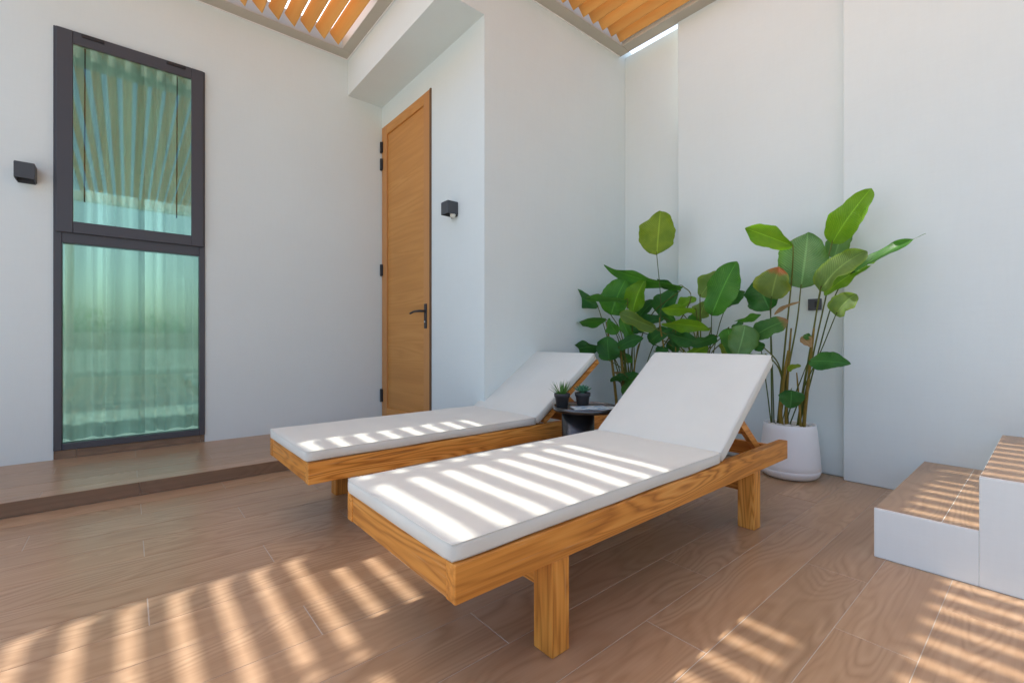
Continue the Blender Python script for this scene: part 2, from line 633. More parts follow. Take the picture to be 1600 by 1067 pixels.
# the rest of the terrace (outside the frame) carries the same tiles as one sheet each side
far = []
bm = bmesh.new()
for (xa, xb, ya, yb) in ((-1.1, 3.43, -6.0, ROW0 - 6 * ROWP - 0.003),):
    y = ya
    k = 0
    while y < yb - 0.02:
        x = xa - (k % 3) * 0.4
        while x < xb - 0.02:
            a, b = max(x, xa) + 0.0015, min(x + TL, xb) - 0.0015
            if b - a > 0.02:
                vv = [bm.verts.new(q) for q in ((a, y + 0.0015, 0), (b, y + 0.0015, 0), (b, min(y + ROWP, yb) - 0.0015, 0), (a, min(y + ROWP, yb) - 0.0015, 0))]
                bm.faces.new(vv)
            x += TL
        y += ROWP
        k += 1
o = finish('outlying_tiles', bm, M_TILE, floor)
o['kind'] = 'stuff'
deck = box('bounce_deck', (-30, -1.11, -30, 12, -0.1195, -0.004), paint('pale_bounce_paving', (0.58, 0.57, 0.54), 0.06, 0.85, 60, 0.1))  # unseen paving added outside the tiles, pale to bounce neutral light inward
deck['kind'] = 'structure'

# raised strip in front of the house
plat = box('raised_walkway', (-1.105, XD + 0.12, YF + 0.010, YW + 0.198, 0.0, ZP - 0.0012), M_GROUT)
plat['kind'] = 'structure'
for i, (ya, yb, ph) in enumerate(((YF, 3.455, -0.345), (3.455, 3.650, 0.043), (3.650, 3.845, 0.44), (3.845, 4.04, -0.343), (4.04, YW - 0.001, 0.043))):
    x = ph - 2 * TL
    while x < XD:
        a, b = max(x, -1.10), min(x + TL, XD - 0.001)
        if b - a > 0.02:
            tile(a, b, ya, yb, ZP, plat)
        x += TL
x = 0.053 - TL
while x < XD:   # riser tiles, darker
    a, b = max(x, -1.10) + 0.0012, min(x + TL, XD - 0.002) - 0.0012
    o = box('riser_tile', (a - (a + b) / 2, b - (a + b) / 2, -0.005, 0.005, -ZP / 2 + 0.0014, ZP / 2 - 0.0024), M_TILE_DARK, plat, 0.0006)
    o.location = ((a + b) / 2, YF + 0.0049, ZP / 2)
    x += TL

# ------------------------------------------------------------------ house
house = thing('house', 'white rendered house with tall dark window and tall wooden door', 'house', (0, YW, 0))
HO = (0, YW, 0)
WX0, WX1, WZ0, WZ1 = -0.381, 0.465, 0.135, 2.981
boxes('wall', [(-2.36, WX0, YW, YW + 0.2, 0.0, ZTOP), (WX1, 2.3, YW, YW + 0.2, 0.0, ZTOP),
               (WX0, WX1, YW, YW + 0.2, WZ1, ZTOP), (WX0, WX1, YW + 0.02, YW + 0.2, 0.0, WZ0 - 0.012)], M_WALL, house, 0, 1, HO)
boxes('wall', [(XD, 3.79, YC, 3.345, 0.0, ZTOP), (XD + 0.12, 3.79, 3.345, YW, 0.0, ZTOP),
               (XD, XD + 0.12, 3.345, YW, 2.981, ZTOP)], M_WALL, house, 0.0, 1, HO)
box('beam', (XB, XD, YC + 0.0, YW, ZB, ZTOP), M_WALL, house, 0.0, 1, HO)
# hidden room behind the window; back wall gap added to backlight the curtain
boxes('room', [(-2.2, 1.7, YW + 0.2, 7.5, 0.0, 0.04), (-2.2, 1.7, YW + 0.2, 7.5, 3.4, 3.5), (-2.3, -2.2, YW + 0.2, 7.5, 0, 3.5),
               (1.7, 1.8, YW + 0.2, 7.5, 0, 3.5), (-2.3, 1.8, 7.5, 7.6, 2.7, 3.5), (-2.3, 1.8, 7.5, 7.6, 0, 0.5)], M_ROOM, house, 0, 1, HO)
box('roof', (-2.36, 3.79, YW + 0.2, 7.6, 3.5, 3.615), M_WALL, house, 0, 1, HO)
# plinth tiles under the window
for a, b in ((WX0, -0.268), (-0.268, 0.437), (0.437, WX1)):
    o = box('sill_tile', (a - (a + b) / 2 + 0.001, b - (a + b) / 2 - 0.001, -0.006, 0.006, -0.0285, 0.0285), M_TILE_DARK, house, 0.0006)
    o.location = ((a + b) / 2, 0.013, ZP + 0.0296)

# window
win = sub('window', house)
win['label'] = 'tall charcoal framed window with opening upper sash'


def rect_frame(name, x0, x1, z0, z1, wl, wr, wb, wt, y0, y1, m, parent, bev=0.003):
    return boxes(name, [(x0, x0 + wl, y0, y1, z0, z1), (x1 - wr, x1, y0, y1, z0, z1),
                        (x0 + wl, x1 - wr, y0 + 0.0004, y1 - 0.0004, z0, z0 + wb), (x0 + wl, x1 - wr, y0 + 0.0004, y1 - 0.0004, z1 - wt, z1)], m, parent, bev, 1, HO)


rect_frame('frame', WX0, WX1, WZ0, WZ1, 0.042, 0.038, 0.044, 0.02, YW - 0.012, YW + 0.07, M_ALU, win)
box('mullion', (WX0 + 0.0425, WX1 - 0.0385, YW - 0.0115, YW + 0.069, 1.536, 1.615), M_ALU, win, 0.002, 1, HO)
rect_frame('sash', WX0 + 0.014, WX1 - 0.013, 1.604, WZ1 - 0.008, 0.083, 0.077, 0.078, 0.085, YW - 0.034, YW - 0.013, M_ALU, win)
box('pane', (-0.292, 0.384, YW - 0.026, YW - 0.018, 1.672, 2.896), M_GLASS, win, 0, 1, HO)
box('pane', (-0.3395, 0.4275, YW + 0.006, YW + 0.014, 0.178, 1.537), M_GLASS, win, 0, 1, HO)
for u0, u1 in ((127, 163), (260, 290)):
    a, b = at(u0, 60, Y=YW - 0.03).x, at(u1, 60, Y=YW - 0.03).x
    box('hinge', (a, b, YW - 0.042, YW - 0.002, WZ1 - 0.038, WZ1 - 0.012), M_BLACK, win, 0.003, 1, HO)

# door
door = sub('door', house)
door['label'] = 'tall narrow orange-brown wooden door with horizontal grain'
DY0, DY1, DZ0, DZ1 = 3.349, 4.305, ZP + 0.004, 2.979
fx = XD - 0.006
box('jamb', (XD - 0.010, XD + 0.08, DY0 - 0.002, DY0 + 0.018, DZ0, DZ1), wood('jamb_dark', [(0.2, (0.10, 0.045, 0.015)), (0.8, (0.16, 0.08, 0.03))], 'z'), door, 0.001, 1, HO)
box('stile', (fx, XD + 0.05, DY0 + 0.020, DY0 + 0.122, DZ0, DZ1 - 0.001), M_DOOR_Z, door, 0.002, 1, HO)
box('stile', (fx, XD + 0.05, DY1 - 0.105, DY1, DZ0, DZ1 - 0.001), M_DOOR_Z, door, 0.002, 1, HO)
box('rail', (fx + 0.001, XD + 0.05, DY0 + 0.1225, DY1 - 0.1055, DZ1 - 0.094, DZ1 - 0.001), M_DOOR_Y, door, 0.002, 1, HO)
box('rail', (fx + 0.001, XD + 0.05, DY0 + 0.1225, DY1 - 0.1055, DZ0, DZ0 + 0.135), M_DOOR_Y, door, 0.002, 1, HO)
box('panel', (XD + 0.010, XD + 0.045, DY0 + 0.1235, DY1 - 0.1065, DZ0 + 0.136, DZ1 - 0.095), M_DOOR_Y, door, 0.0, 1, HO)
for z0, z1 in ((2.729, 2.838), (2.557, 2.672), (1.511, 1.625), (0.266, 0.394)):
    bm = bmesh.new()
    lathe(bm, [(0.010, 0), (0.012, 0.003), (0.012, z1 - z0 - 0.003), (0.010, z1 - z0)], (XD - 0.017, DY1 - 0.006, z0), 14)
    add_box(bm, XD - 0.016, XD - 0.007, DY1 - 0.028, DY1 - 0.004, z0 + 0.002, z1 - 0.002)
    finish('hinge', bm, M_BLACK, door, False, HO)
bm = bmesh.new()
add_box(bm, fx - 0.010, fx, 3.410, 3.448, 0.975, 1.185, 0.003)
pts = spline([(fx - 0.006, 3.432, 1.122), (fx - 0.05, 3.434, 1.122), (fx - 0.058, 3.46, 1.122), (fx - 0.058, 3.53, 1.121), (fx - 0.058, 3.60, 1.108)], 5)
tube(bm, pts, 0.010, 0.009, 10)
finish('handle', bm, M_BLACK, door, False, HO)
bm = bmesh.new()
lathe(bm, [(0.009, 0), (0.009, 0.004)], (0, 0, 0), 14)
bmesh.ops.rotate(bm, verts=bm.verts, matrix=Matrix.Rotation(R(-90), 3, 'Y'))
bmesh.ops.translate(bm, verts=bm.verts, vec=(fx - 0.0102, 3.429, 1.032))
finish('lock_cylinder', bm, M_STEEL, door, False, HO)

# curtain hanging inside
cur = thing('sheer_curtain', 'white sheer curtain hanging in folds behind the green-tinted window', 'curtain', (0, YW + 0.3, 0.05))
for (xa, xb, seed, yo) in ((-0.95, 0.10, 1.3, 0.0), (0.06, 1.05, 4.1, 0.035)):
    bm = bmesh.new()
    nx, nz = 150, 24
    grid = []
    for i in range(nx + 1):
        x = xa + (xb - xa) * i / nx
        colm = []
        for k in range(nz + 1):
            z = 0.16 + 2.96 * k / nz
            t = k / nz
            amp = 0.026 + 0.020 * (1 - t)
            ph = x * 46 + 1.6 * math.sin(x * 9 + seed) + 0.7 * math.sin(x * 23 + seed * 2) + 0.5 * (1 - t) * math.sin(x * 5 + seed)
            y = YW + 0.27 + yo + amp * math.sin(ph) + 0.012 * math.sin(ph * 2.3 + seed)
            colm.append(bm.verts.new((x + 0.010 * (1 - t) * math.sin(ph * 0.5), y, z)))
        grid.append(colm)
    for i in range(nx):
        for k in range(nz):
            bm.faces.new([grid[i][k], grid[i + 1][k], grid[i + 1][k + 1], grid[i][k + 1]])
    pn = finish('panel', bm, M_SHEER, cur, True, cur.location)
    bm = bmesh.new()   # doubled hem
    g2 = []
    for i in range(nx + 1):
        g2.append([bm.verts.new(Vector(pn.data.vertices[i * (nz + 1)].co) + Vector((0, -0.003, 0.0))),
                   bm.verts.new(Vector(pn.data.vertices[i * (nz + 1) + 1].co) * 0.85 + Vector(pn.data.vertices[i * (nz + 1)].co) * 0.15 + Vector((0, -0.003, 0)))])
    for i in range(nx):
        bm.faces.new([g2[i][0], g2[i + 1][0], g2[i + 1][1], g2[i][1]])
    finish('hem', bm, M_SHEER, pn, True)
for u, v0, v1 in ((133, 60, 316), (277, 120, 341)):
    a, b = at(u, v0, Y=YW + 0.2), at(u - 1, v1, Y=YW + 0.2)
    bm = bmesh.new()
    tube(bm, [Vector((a.x, a.y, 3.1)), Vector((b.x, b.y, b.z))], 0.0045, 0.0045, 8)
    finish('draw_rod', bm, M_POTB, cur, True, cur.location)
boxes('rail', [(-1.0, 1.1, YW + 0.21, YW + 0.34, 3.12, 3.16)], M_POTW, cur, 0.002, 1, cur.location)

# ------------------------------------------------------------------ boundary wall on the right
bw = thing('boundary_wall', 'tall white rendered boundary wall behind the leafy plants and stairs', 'wall', (3.7, 0, 0))
BO = (3.7, 0, 0)
box('section', (XR0, 3.79, YR1, YC, 0, 3.535), M_WALL, bw, 0.004, 2, BO)
box('section', (XR1, 3.80, YR2, YR1, 0, 3.580), M_WALL, bw, 0.012, 3, BO)
box('section', (XR2, 3.81, -6.0, YR2, 0, 3.580), M_WALL, bw, 0.006, 2, BO)

# ------------------------------------------------------------------ stairs
st = thing('staircase', 'white masonry stairs with wood-look treads against the right wall', 'stairs', (2.9, 0.2, 0))
SO = (2.9, 0.2, 0)
SX = 2.322
edges = [0.472, 0.172, -0.128, -0.428, -0.728, -1.9]
for i in range(5):
    z = 0.196 * (i + 1)
    box('step', (SX, XR2 - 0.001, edges[i + 1] + (0.0 if i == 4 else 0.0), edges[i], 0.0, z - 0.0012), M_STAIR, st, 0.003, 2, SO)
    box('edge_trim', (SX + 0.001, SX + 0.010, edges[i + 1] + 0.001, edges[i] - 0.001, z - 0.0010, z + 0.0016), M_TRIM, st, 0.0004, 1, SO)
    for ya, yb in ((edges[i] - 0.2, edges[i] - 0.001), (edges[i + 1] + 0.001, edges[i] - 0.2)) if i < 4 else ((edges[i] - 0.2, edges[i] - 0.001), (edges[i] - 0.4, edges[i] - 0.2)):
        o = tile(SX + 0.0105, XR2 - 0.001, ya, yb, z, st, M_TILE, 0.0012, 'tread_tile')
        o.location -= Vector(SO)

# ------------------------------------------------------------------ louvred pergola roofs
PITCH = 0.1235


def louvre_mesh(length):
    bm = bmesh.new()
    a = Vector((-0.080, 0, 0.080))
    d = a.normalized()
    nrm = Vector((d.z, 0, -d.x))
    prof = [(0.0, 0.0), (0.004, 0.0055), (0.05, 0.009), (0.106, 0.0055), (0.114, 0.0), (0.098, -0.0045), (0.05, -0.0055), (0.004, -0.004)]
    r0 = [bm.verts.new(d * s + nrm * t) for s, t in prof]
    r1 = [bm.verts.new(d * s + nrm * t + Vector((0, length, 0))) for s, t in prof]
    n = len(prof)
    for i in range(n):
        bm.faces.new([r0[i], r0[(i + 1) % n], r1[(i + 1) % n], r1[i]])
    bm.faces.new(r0)
    bm.faces.new(list(reversed(r1)))
    bmesh.ops.recalc_face_normals(bm, faces=bm.faces)
    me = bpy.data.meshes.new('louvre')
    bm.to_mesh(me)
    bm.free()
    me.materials.append(M_LOUV)
    return me


def pergola(root, x0, x1, y0, y1, zb, wl, wr, wf, wk, tip0, ylo, yhi, posts):
    O = root.location
    zt = zb + 0.175
    boxes('frame_beam', [(x0, x1, y1 - wk, y1, zb, zb + 0.014), (x0, x1, y1 - 0.036, y1, zb + 0.0145, zb + 0.208)], M_FRAME, root, 0.001, 1, O)
    box('frame_beam', (x0, x1, y0, y0 + wf, zb, zt), M_FRAME, root, 0.002, 1, O)
    box('frame_beam', (x1 - wr, x1, y0 + wf + 0.001, y1 - wk - 0.001, zb + 0.0005, zt), M_FRAME, root, 0.002, 1, O)
    box('frame_beam', (x0, x0 + wl, y0 + wf + 0.001, y1 - wk - 0.001, zb + 0.0005, zt), M_FRAME, root, 0.002, 1, O)
    me = louvre_mesh(yhi - ylo)
    x = tip0
    while x > x0 + wl + 0.08:
        o = bpy.data.objects.new('louvre', me)
        o.location = Vector((x, ylo, zb + 0.022)) - O
        link(o, root)
        x -= PITCH
    for px_, py_ in posts:
        box('post', (px_ - 0.06, px_ + 0.06, py_ - 0.06, py_ + 0.06, 0.0, zb), M_FRAME, root, 0.003, 1, O)


pa = thing('pergola', 'louvred pergola roof with wood-toned slats above the window wall', 'pergola', (-1, 3.5, 3.5))
pergola(pa, -0.9, XB - 0.002, 2.612, YW - 0.002, 3.53, 0.12, 0.098, 0.06, 0.128, 1.462, 2.68, 4.178, ((-0.84, 2.68),))
box('support_bar', (-0.78, 1.498, 3.427, 3.497, 3.648, 3.698), M_FRAME, pa, 0.002, 1, pa.location)
box('support_bar', (-0.78, 1.498, 3.550, 3.566, 3.652, 3.690), M_FRAME, pa, 0.001, 1, pa.location)
boxes('wall_seal', [(-0.9, XB - 0.006, YW - 0.010, YW - 0.0005, 3.522, 3.5295), (XB - 0.012, XB - 0.0025, 2.62, YW - 0.0105, 3.522, 3.5295)], M_TRIM, pa, 0, 1, pa.location)
pb = thing('pergola', 'louvred pergola roof with overlapping wood-toned slats in the right corner', 'pergola', (1, 1, 3.5))
pergola(pb, -0.9, 3.515, -3.4, YC - 0.003, 3.515, 0.12, 0.118, 0.12, 0.105, 3.372, -3.28, 2.5, ((-0.84, -3.34),))  # stretched out of view behind the camera to shade the house walls
box('gutter_rail', (3.376, 3.396, -3.27, 2.498, 3.545, 3.575), M_GUTTER, pb, 0.003, 1, pb.location)
boxes('wall_seal', [(1.7, 3.50, YC - 0.010, YC - 0.0005, 3.507, 3.5145)], M_TRIM, pb, 0, 1, pb.location)

# ------------------------------------------------------------------ wall lights and socket


def wall_light(label, x0, x1, y0, y1, z0, z1, back):
    """hollow cube lamp, open below; back = axis face that touches the wall"""
    c = ((x0 + x1) / 2, (y0 + y1) / 2, z0)
    t = thing('wall_light', label, 'wall light', c, 'cube wall lights')
    th = 0.006
    if back == 'y':
        box('front_plate', (x0, x1, y0, y0 + th, z0, z1), M_SCONCE, t, 0.0015, 1, c)
        box('back_plate', (x0 + th, x1 - th, y1 - th, y1 - 0.0005, z0 - 0.012, z1 - 0.001), M_SCONCE, t, 0.0, 1, c)
        box('side_plate', (x0 + 0.0003, x0 + th, y0 + th + 0.0003, y1 - 0.0005, z0 - 0.004, z1 - 0.0005), M_SCONCE, t, 0.001, 1, c)
        box('side_plate', (x1 - th, x1 - 0.0003, y0 + th + 0.0003, y1 - 0.0005, z0 - 0.004, z1 - 0.0005), M_SCONCE, t, 0.001, 1, c)
    else:
        box('front_plate', (x0, x0 + th, y0, y1, z0, z1), M_SCONCE, t, 0.0015, 1, c)
        box('back_plate', (x1 - th, x1 - 0.0005, y0 + th, y1 - th, z0 - 0.012, z1 - 0.001), M_SCONCE, t, 0.0, 1, c)
        box('side_plate', (x0 + th + 0.0003, x1 - 0.0005, y0 + 0.0003, y0 + th, z0, z1 - 0.0005), M_SCONCE, t, 0.001, 1, c)
        box('side_plate', (x0 + th + 0.0003, x1 - 0.0005, y1 - th, y1 - 0.0003, z0, z1 - 0.0005), M_SCONCE, t, 0.001, 1, c)
    box('lid', (x0 + 0.002, x1 - 0.002, y0 + 0.002, y1 - 0.002, z1 - 0.0004, z1 + 0.004), M_SCONCE, t, 0.001, 1, c)
    box('reflector', (x0 + th + 0.001, x1 - th - 0.001, y0 + th + 0.001, y1 - th - 0.001, z0 + 0.05, z0 + 0.056), M_BLACK, t, 0, 1, c)
    return t, c


wall_light('dark cube wall light left of the tall window', -0.550, -0.456, YW - 0.10, YW, 1.908, 2.005, 'y')
t2, c2 = wall_light('dark cube wall light right of the wooden door', 1.846, XD, 2.944, 3.042, 1.838, 1.931, 'x')
bm = bmesh.new()
lathe(bm, [(0.010, 0.0), (0.017, 0.004), (0.021, 0.012), (0.022, 0.026), (0.020, 0.036)], (1.905, 2.966, 1.812), 20)
finish('motion_sensor', bm, M_SENSOR, t2, True, c2)

so_ = thing('wall_socket', 'grey outdoor wall socket behind the plant stems', 'socket', (XR1, 1.024, 1.08))
SOO = (XR1, 1.024, 1.08)
box('plate', (XR1 - 0.012, XR1 - 0.0005, 0.985, 1.063, 1.076, 1.152), M_ALU, so_, 0.003, 2, SOO)
boxes('opening', [(XR1 - 0.0135, XR1 - 0.0124, 1.003, 1.023, 1.094, 1.134)], M_BLACK, so_, 0.0, 1, SOO)

# ------------------------------------------------------------------ sun loungers


def cushion(name, lx, ly, th, parent, mtx, seedv):
    """box cushion, rounded edge and piping-like seam, slightly puffed; local x 0..lx, y 0..ly, z 0..th"""
    bm = bmesh.new()
    nx, ny = int(lx / 0.035), int(ly / 0.035)
    rad = 0.013
    rnd_ = random.Random(seedv)
    ph = [rnd_.uniform(0, 6) for _ in range(6)]

    def top(x, y):
        ex = min(x, lx - x, y, ly - y)
        puff = 0.006 * (1 - math.exp(-ex / 0.09))
        return puff + 0.0016 * math.sin(x * 11 + ph[0] + 2 * math.sin(y * 6 + ph[1])) * math.sin(y * 9 + ph[2]) + 0.0008 * math.sin(x * 31 + y * 17 + ph[3])

    def pos(i, j, lvl):
        fx_, fy_ = i / nx, j / ny
        ins = {0: 0.004, 1: 0.0, 2: 0.0, 3: rad * 0.3, 4: rad}[lvl]
        z = {0: 0.0, 1: 0.006, 2: th - rad, 3: th - rad * 0.3, 4: th}[lvl]
        x = ins + (lx - 2 * ins) * fx_
        y = ins + (ly - 2 * ins) * fy_
        # round the corners in plan
        cr_ = 0.024
        for cx_, cy_ in ((0, 0), (lx, 0), (0, ly), (lx, ly)):
            dx, dy = abs(x - cx_), abs(y - cy_)
            if dx < cr_ and dy < cr_:
                sx = 1 if cx_ == 0 else -1
                sy = 1 if cy_ == 0 else -1
                vx, vy = cr_ - dx, cr_ - dy
                l_ = math.hypot(vx, vy)
                if l_ > cr_:
                    x = cx_ + sx * (cr_ - vx / l_ * cr_)
                    y = cy_ + sy * (cr_ - vy / l_ * cr_)
        if lvl in (1, 2):   # soft sides bulge a little and sag along the seam
            k = 0.0018 * math.sin(x * 14 + ph[4]) + 0.0018 * math.sin(y * 16 + ph[5])
            if i in (0, nx):
                x += k * (1 if i else -1)
            if j in (0, ny):
                y += k * (1 if j else -1)
        if lvl == 0:
            z += 0.0016 * (1 + math.sin(x * 13 + ph[1]))
        return Vector((x, y, z))
    per = [(i, 0) for i in range(nx)] + [(nx, j) for j in range(ny)] + [(i, ny) for i in range(nx, 0, -1)] + [(0, j) for j in range(ny, 0, -1)]
    rings = []
    for lvl in range(4):
        rings.append([bm.verts.new(pos(i, j, lvl)) for i, j in per])
    gv = {}
    for i in range(nx + 1):
        for j in range(ny + 1):
            p = pos(i, j, 4)
            p.z += top(p.x, p.y)
            gv[i, j] = bm.verts.new(p)
    rings.append([gv[q] for q in per])
    n = len(per)
    for a, b in zip(rings, rings[1:]):
        for k in range(n):
            bm.faces.new([a[k], a[(k + 1) % n], b[(k + 1) % n], b[k]])
    for i in range(nx):
        for j in range(ny):
            bm.faces.new([gv[i, j], gv[i + 1, j], gv[i + 1, j + 1], gv[i, j + 1]])
    bm.faces.new(list(reversed(rings[0])))
    # welt along the top edge
    ring = [rings[3][k].co + Vector((0, 0, 0.001)) for k in range(n)]
    wb = []
    for k in range(n):
        p = ring[k]
        d = (ring[(k + 1) % n] - ring[k - 1]).normalized()
        o_ = Vector((d.y, -d.x, 0)).normalized()
        wb.append([bm.verts.new(p + (o_ * math.cos(a_) + Vector((0, 0, 1)) * math.sin(a_)) * 0.0024) for a_ in (0, 1.57, 3.14, 4.71)])
    for k in range(n):
        for c_ in range(4):
            bm.faces.new([wb[k][c_], wb[(k + 1) % n][c_], wb[(k + 1) % n][(c_ + 1) % 4], wb[k][(c_ + 1) % 4]])
    bmesh.ops.recalc_face_normals(bm, faces=bm.faces)
    o = finish(name, bm, M_FAB, parent, True)
    o.matrix_local = mtx
    return o


def lounger(label, x0, y0, seedv, ang=36.5, inset=0.062):
    """x0,y0: near foot corner.  local frame: x along the bed, y across"""
    t = thing('sun_lounger', label, 'sun lounger', (x0, y0, 0), 'wooden sun loungers with white cushions')
    W_, L_ = 0.672, 2.03
    zb, zt, rt = 0.268, 0.361, 0.042
    mx, my, mz = M_TEAK['x'], M_TEAK['y'], M_TEAK['z']
    box('side_rail', (0, L_, 0, rt, zb, zt), mx, t, 0.003, 2)
    box('side_rail', (0, L_, W_ - rt, W_, zb, zt), mx, t, 0.003, 2)
    box('foot_board', (0.002, 0.032, rt + 0.0005, W_ - rt - 0.0005, zb + 0.001, zt - 0.001), my, t, 0.003, 2)
    box('head_board', (L_ - 0.09, L_ - 0.06, rt + 0.0005, W_ - rt - 0.0005, zb + 0.001, zt - 0.02), my, t, 0.003, 2)
    for lx in (0.318, 1.632):
        for ly in (0.004, W_ - 0.080):
            box('leg', (lx, lx + 0.07, ly, ly + 0.076, 0.0, zb - 0.0005), mz, t, 0.004, 2)
        box('stretcher', (lx + 0.02, lx + 0.05, 0.0805, W_ - 0.0805, 0.165, 0.232), my, t, 0.003, 1)
        box('batten', (lx + 0.0715, lx + 0.098, 0.034, W_ - 0.034, 0.212, zb - 0.001), my, t, 0.003, 1)
    for i in range(11):   # slats under the cushion
        xs = 0.075 + i * 0.115
        box('slat', (xs, xs + 0.075, rt + 0.001, W_ - rt - 0.001, zt - 0.022, zt - 0.003), my, t, 0.002, 1)
    # cushions: bed and raised back
    cushion('seat_cushion', 1.335, 0.660, 0.045, t, Matrix.Translation((-0.008, 0.006, zt + 0.0025)), seedv)
    hx, hz = 1.329, zt + 0.0025
    a = R(ang)
    rot = Matrix.Rotation(-a, 4, 'Y')
    mt = Matrix.Translation((hx + 0.004, 0.006, hz)) @ rot
    cushion('back_cushion', 0.685, 0.660, 0.047, t, mt, seedv + 5)
    # back frame lies under the back cushion
    br = bmesh.new()
    d = Vector((math.cos(a), 0, math.sin(a)))
    nn = Vector((-math.sin(a), 0, math.cos(a)))
    b0 = Vector((hx + 0.022, 0, hz)) - nn * 0.016
    for yy in (inset, W_ - inset):
        q = bmesh.new()
        slanted(q, b0 + d * 0.045 + Vector((0, yy, 0)), b0 + d * 0.672 + Vector((0, yy, 0)), 0.040, 0.031, (0, 1, 0))
        finish('back_frame_rail', q, mx, t)
    for k in range(6):
        q = bmesh.new()
        c_ = b0 + d * (0.06 + k * 0.115)
        slanted(q, c_ + Vector((0, inset + 0.0205, 0)), c_ + Vector((0, W_ - inset - 0.0205, 0)), 0.06, 0.018, d)
        finish('back_slat', q, my, t)
    # prop that holds the back up
    for yy in (rt + 0.060, W_ - rt - 0.060):
        q = bmesh.new()
        slanted(q, b0 + d * 0.33 - nn * 0.016 + Vector((0, yy, 0)), Vector((L_ - 0.115, yy, zt - 0.05)), 0.025, 0.038, (0, 1, 0))
        finish('prop', q, mx, t)
    q = bmesh.new()
    m0, m1 = b0 + d * 0.36 - nn * 0.03, Vector((L_ - 0.13, 0, zt - 0.06))
    c_ = m0.lerp(m1, 0.45)
    slanted(q, c_ + Vector((0, rt + 0.062, 0)), c_ + Vector((0, W_ - rt - 0.062, 0)), 0.055, 0.018, (m1 - m0))
    finish('prop_crossbar', q, my, t)
    return t


lounger('wooden sun lounger with white cushion nearest the camera', 0.575, 0.885, 11)
lounger('wooden sun lounger with white cushion behind, beside the wooden door', 0.580, 2.018, 23, 34.5, 0.034)

# ------------------------------------------------------------------ side table with things on it
TX, TY, TZ = 2.070, 1.785, 0.482
tb = thing('side_table', 'round black metal side table between the two loungers', 'side table', (TX, TY, 0))
bm = bmesh.new()
lathe(bm, [(0.0935, 0.0), (0.095, 0.004), (0.095, 0.458)], (-0.040, 0.022, 0), 48)
finish('column', bm, M_METAL, tb, True)
bm = bmesh.new()
lathe(bm, [(r_, z_ + 0.02) for r_, z_ in ((0.05, 0.439), (0.178, 0.441), (0.187, 0.446), (0.190, 0.455), (0.190, 0.470), (0.187, 0.471), (0.184, 0.470), (0.183, 0.4625), (0.02, 0.4615))], (0, 0, 0), 64)
finish('tray_top', bm, M_METAL, tb, True)


def small_pot(lat, dep, label, kind):
    c = Vector((TX + RT.x * lat + FW.x * dep, TY + RT.y * lat + FW.y * dep, TZ + 0.0002))
    t = thing('potted_succulent', label, 'succulent', c, 'small succulents on the side table')
    bm = bmesh.new()
    lathe(bm, [(0.028, 0.0), (0.030, 0.002), (0.0375, 0.052), (0.0415, 0.053), (0.0425, 0.070), (0.041, 0.072), (0.038, 0.070), (0.037, 0.056)], (0, 0, 0), 32)
    finish('pot', bm, M_POTB, t, True)
    bm = bmesh.new()
    lathe(bm, [(0.036, 0.054), (0.0372, 0.0605), (0.02, 0.063)], (0, 0, 0), 24)
    finish('soil', bm, M_SOIL, t, True)
    bm = bmesh.new()
    rr = random.Random(876)
    if kind == 'aloe':
        spec_ = [(rr.uniform(0, 6.28), 8 + 62 * (k / 30.0), rr.uniform(0.06, 0.085)) for k in range(30)]
        for az, tilt, ln in spec_:
            ti = R(tilt)
            dd = Vector((math.cos(az) * math.sin(ti), math.sin(az) * math.sin(ti), math.cos(ti)))
            s_ = Vector((-math.sin(az), math.cos(az), 0))
            base = Vector((math.cos(az) * 0.007, math.sin(az) * 0.007, 0.060))
            up = dd.cross(s_)
            wd = 0.0052
            prev = None
            for q in range(5):
                tt = q / 4
                p = base + dd * ln * tt + Vector((0, 0, 0.012 * tt * tt))
                w_ = wd * (1 - tt) ** 0.7 + 0.0002
                cur_ = [bm.verts.new(p + s_ * w_), bm.verts.new(p + up * w_ * 0.5), bm.verts.new(p - s_ * w_), bm.verts.new(p - up * w_ * 0.3)]
                if prev:
                    for e in range(4):
                        bm.faces.new([prev[e], prev[(e + 1) % 4], cur_[(e + 1) % 4], cur_[e]])
                prev = cur_
        m_ = M_ALOE
    else:
        for ringi, (n_, tilt, ln) in enumerate(((5, 18, 0.024), (7, 42, 0.034), (9, 62, 0.043), (11, 78, 0.052))):
            for k in range(n_):
                az = 6.283 * k / n_ + ringi * 0.6
                ti = R(tilt)
                dd = Vector((math.cos(az) * math.sin(ti), math.sin(az) * math.sin(ti), math.cos(ti)))
                s_ = Vector((-math.sin(az), math.cos(az), 0))
                up = s_.cross(dd)
                base = Vector((0, 0, 0.074))
                prev = None
                for q in range(6):
                    tt = q / 5
                    p = base + dd * ln * tt + Vector((0, 0, 0.014 * tt * tt))
                    w_ = 0.0105 * (math.sin(math.pi * (0.15 + 0.85 * tt)) ** 0.7) + 0.0003
                    cur_ = [bm.verts.new(p + s_ * w_), bm.verts.new(p - up * w_ * 0.35), bm.verts.new(p - s_ * w_), bm.verts.new(p + up * w_ * 0.3)]
                    if prev:
                        for e in range(4):
                            bm.faces.new([prev[e], prev[(e + 1) % 4], cur_[(e + 1) % 4], cur_[e]])
                    prev = cur_
        lathe(bm, [(0.012, 0.058), (0.010, 0.08)], (0, 0, 0), 10)
        m_ = M_ROSE
    bmesh.ops.recalc_face_normals(bm, faces=bm.faces)
    finish('rosette', bm, m_, t, True)
    t.scale = (1.12, 1.12, 1.12)


small_pot(-0.136, 0.012, 'spiky aloe-like succulent in a black pot, left on the side table', 'aloe')
small_pot(-0.008, 0.050, 'round blue-green rosette succulent in a black pot on the side table', 'rose')


